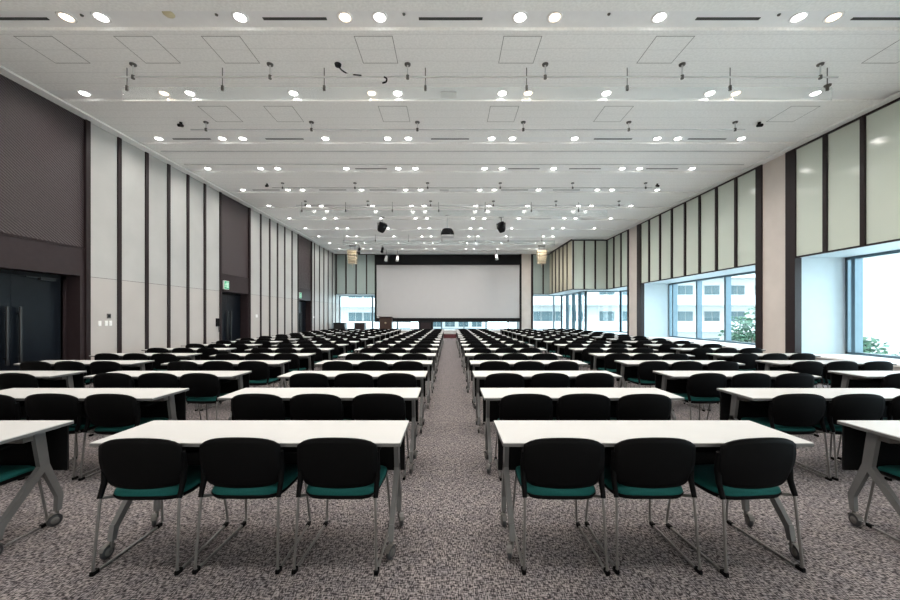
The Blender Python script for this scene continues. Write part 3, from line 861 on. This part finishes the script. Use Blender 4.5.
b = MB(); b.tube(rounded([(.06, .0, -.13), (.07, .01, -.30), (.05, .04, -.34), (.03, .04, -.14)], .04), .008, 6); b.build('cord', 'black', t)

# ------------------------------------------------------------------ outside
mb = MB(); mb.box(-140, 200, -60, 220, -8.2, -8); g = struct(mb.build('ground', 'ground'))
def building(x0, x1, y, z0, z1, floors, wins, label, depth=12, balc=True, fm='facade'):
    t = thing('apartment_building', label, 'building', ((x0 + x1) / 2, y, z0), 0, 'buildings outside the windows')
    cx = (x0 + x1) / 2
    b = MB(); b.box(x0 - cx, x1 - cx, 0, depth, 0, z1 - z0); b.build('wall', fm, t)
    for fz in floors:
        b = MB()
        if balc:
            b.box(x0 - cx, x1 - cx, -1.1, 0, fz - z0 - .25, fz - z0 - .05); b.box(x0 - cx, x1 - cx, -1.1, -1.0, fz - z0 - .05, fz - z0 + .95)
        else: b.box(x0 - cx, x1 - cx, -.15, 0, fz - z0 - .2, fz - z0)
        b.build('balcony', 'facade', t)
        for wx in wins:
            b = MB(); b.box(wx - cx - .95, wx - cx + .95, -.06, .05, fz - z0 + .95, fz - z0 + 2.15)
            w = b.build('window', 'facade_dark', t)
            b = MB(); b.box(wx - cx - .87, wx - cx - .04, -.09, -.05, fz - z0 + 1.0, fz - z0 + 2.1); b.box(wx - cx + .04, wx - cx + .87, -.09, -.05, fz - z0 + 1.0, fz - z0 + 2.1)
            b.build('pane', 'pane', w)
    b = MB(); b.box(x0 - cx - .2, x1 - cx + .2, -.3, depth + .1, z1 - z0, z1 - z0 + .5); b.build('roof', 'facade_dark', t)
    return t
building(9.0, 42, 45, -8, 14, [-6.5, -3.3, -.1, 3.0, 6.2, 9.3], [10.9, 12.6, 15.5, 18.8, 21.6, 25.2, 28.2, 31.4, 34.4, 37.5, 40.4], 'long white apartment building with window rows outside the right windows')
building(-26, -6.5, 50, -8, 15, [-6.6, -3.5, -.2, 2.0 + .9, 6.0, 9.1], [-12.6, -10.6, -16, -19], 'white apartment building outside the far left window', balc=True)
building(-4, 7, 70, -8, 6, [-5, -1.5, 2.0], [-2.5, 0, 2.5, 5], 'low pale building seen through the strip below the screen', balc=False)
building(48, 80, 40, -8, 10, [-5, -1.5, 2.0, 5.5], [50, 54, 58, 62, 66, 70], 'pale building far behind trees outside the nearest right window', balc=False)

def tree(x, y, ztop, r, label, n=1500):
    t = thing('tree', label, 'tree', (x, y, -8), 0, 'trees outside the windows')
    h = ztop + 8
    b = MB(); b.tube([(0, 0, 0), (.1, .05, h * .4), (0, .1, h * .75)], .22, 9, 0, .09)
    for a in range(5):
        an = a * 1.3; b.tube([(.05, .05, h * .5), (math.cos(an) * r * .5, math.sin(an) * r * .5, h * .78)], .07, 6, 0, .03)
    b.build('trunk', 'bark', t)
    b = MB(); rnd = random.Random(int(x * 10 + y))
    clumps = []
    for i in range(16):
        u = rnd.random() * 2 * PI; v = rnd.uniform(-1, 1); q = rnd.random() ** .4
        clumps.append((Vector((math.cos(u) * math.sqrt(1 - v * v), math.sin(u) * math.sqrt(1 - v * v), v * .85)) * q * r * .75, r * rnd.uniform(.28, .45)))
    for i in range(n):
        c, cr = clumps[rnd.randrange(len(clumps))]
        d = Vector((rnd.gauss(0, 1), rnd.gauss(0, 1), rnd.gauss(0, 1))).normalized() * cr * rnd.random() ** .4
        p = c + d + Vector((0, 0, h - r * .95))
        a = Vector((rnd.gauss(0, 1), rnd.gauss(0, 1), rnd.gauss(0, .5))).normalized(); bb = a.cross(Vector((rnd.gauss(0, 1), rnd.gauss(0, 1), rnd.gauss(0, 1)))).normalized()
        s = rnd.uniform(.13, .24)
        b.add([p - a * s, p + bb * s * .5, p + a * s, p - bb * s * .5], [(0, 1, 2, 3)])
    b.build('crown', 'leaf', t)
tree(22.0, 27.0, 2.2, 2.9, 'leafy green tree outside the second right window, in front of the building')
tree(19.2, 24.4, 0.3, 2.0, 'lower green tree outside the second right window near its sill')
tree(24.4, 22.5, .6, 2.2, 'leafy tree at the left bottom of the nearest right window')
tree(30.0, 23.5, .1, 2.3, 'broad low tree at the bottom middle of the nearest right window')

# ------------------------------------------------------------------ light
w = bpy.data.worlds.new('World'); SC.world = w; w.use_nodes = True
nt = w.node_tree; bg = nt.nodes['Background']
tc = nt.nodes.new('ShaderNodeTexCoord'); sp = nt.nodes.new('ShaderNodeSeparateXYZ'); rp = nt.nodes.new('ShaderNodeValToRGB')
nt.links.new(tc.outputs['Generated'], sp.inputs[0]); nt.links.new(sp.outputs['Z'], rp.inputs['Fac']); nt.links.new(rp.outputs['Color'], bg.inputs['Color'])
rp.color_ramp.elements[0].color = (.86, .95, 1.0, 1); rp.color_ramp.elements[1].color = (.74, .88, 1.0, 1)
rp.color_ramp.elements[0].position = .0; rp.color_ramp.elements[1].position = .9
bg.inputs['Strength'].default_value = 4.5
sun = bpy.data.lights.new('sun', 'SUN'); sun.energy = 5.0; sun.angle = math.radians(6); sun.color = (1, .97, .92)
so = bpy.data.objects.new('sun', sun); COL.objects.link(so); so.rotation_euler = (math.radians(48), 0, math.radians(-40)); so.location = (-20, -20, 30)

cam = bpy.data.cameras.new('camera'); co = bpy.data.objects.new('camera', cam); COL.objects.link(co)
cam.sensor_fit = 'HORIZONTAL'; cam.sensor_width = 36; cam.lens = 36 * F / 900; cam.shift_y = 16 / 900; cam.clip_start = .05; cam.clip_end = 500
co.location = (0, 0, EYE); co.rotation_euler = (PI / 2, 0, 0)
SC.camera = co
vs = SC.view_settings; vs.view_transform = 'Standard'; vs.look = 'None'; vs.gamma = 1; vs.use_curve_mapping = False; vs.exposure = 0.68
SC.cycles.max_bounces = 8; SC.cycles.diffuse_bounces = 5; SC.cycles.transparent_max_bounces = 12; SC.cycles.glossy_bounces = 4
SC.cycles.sample_clamp_indirect = 6; SC.cycles.caustics_reflective = False; SC.cycles.caustics_refractive = False
SC.cycles.use_denoising = True
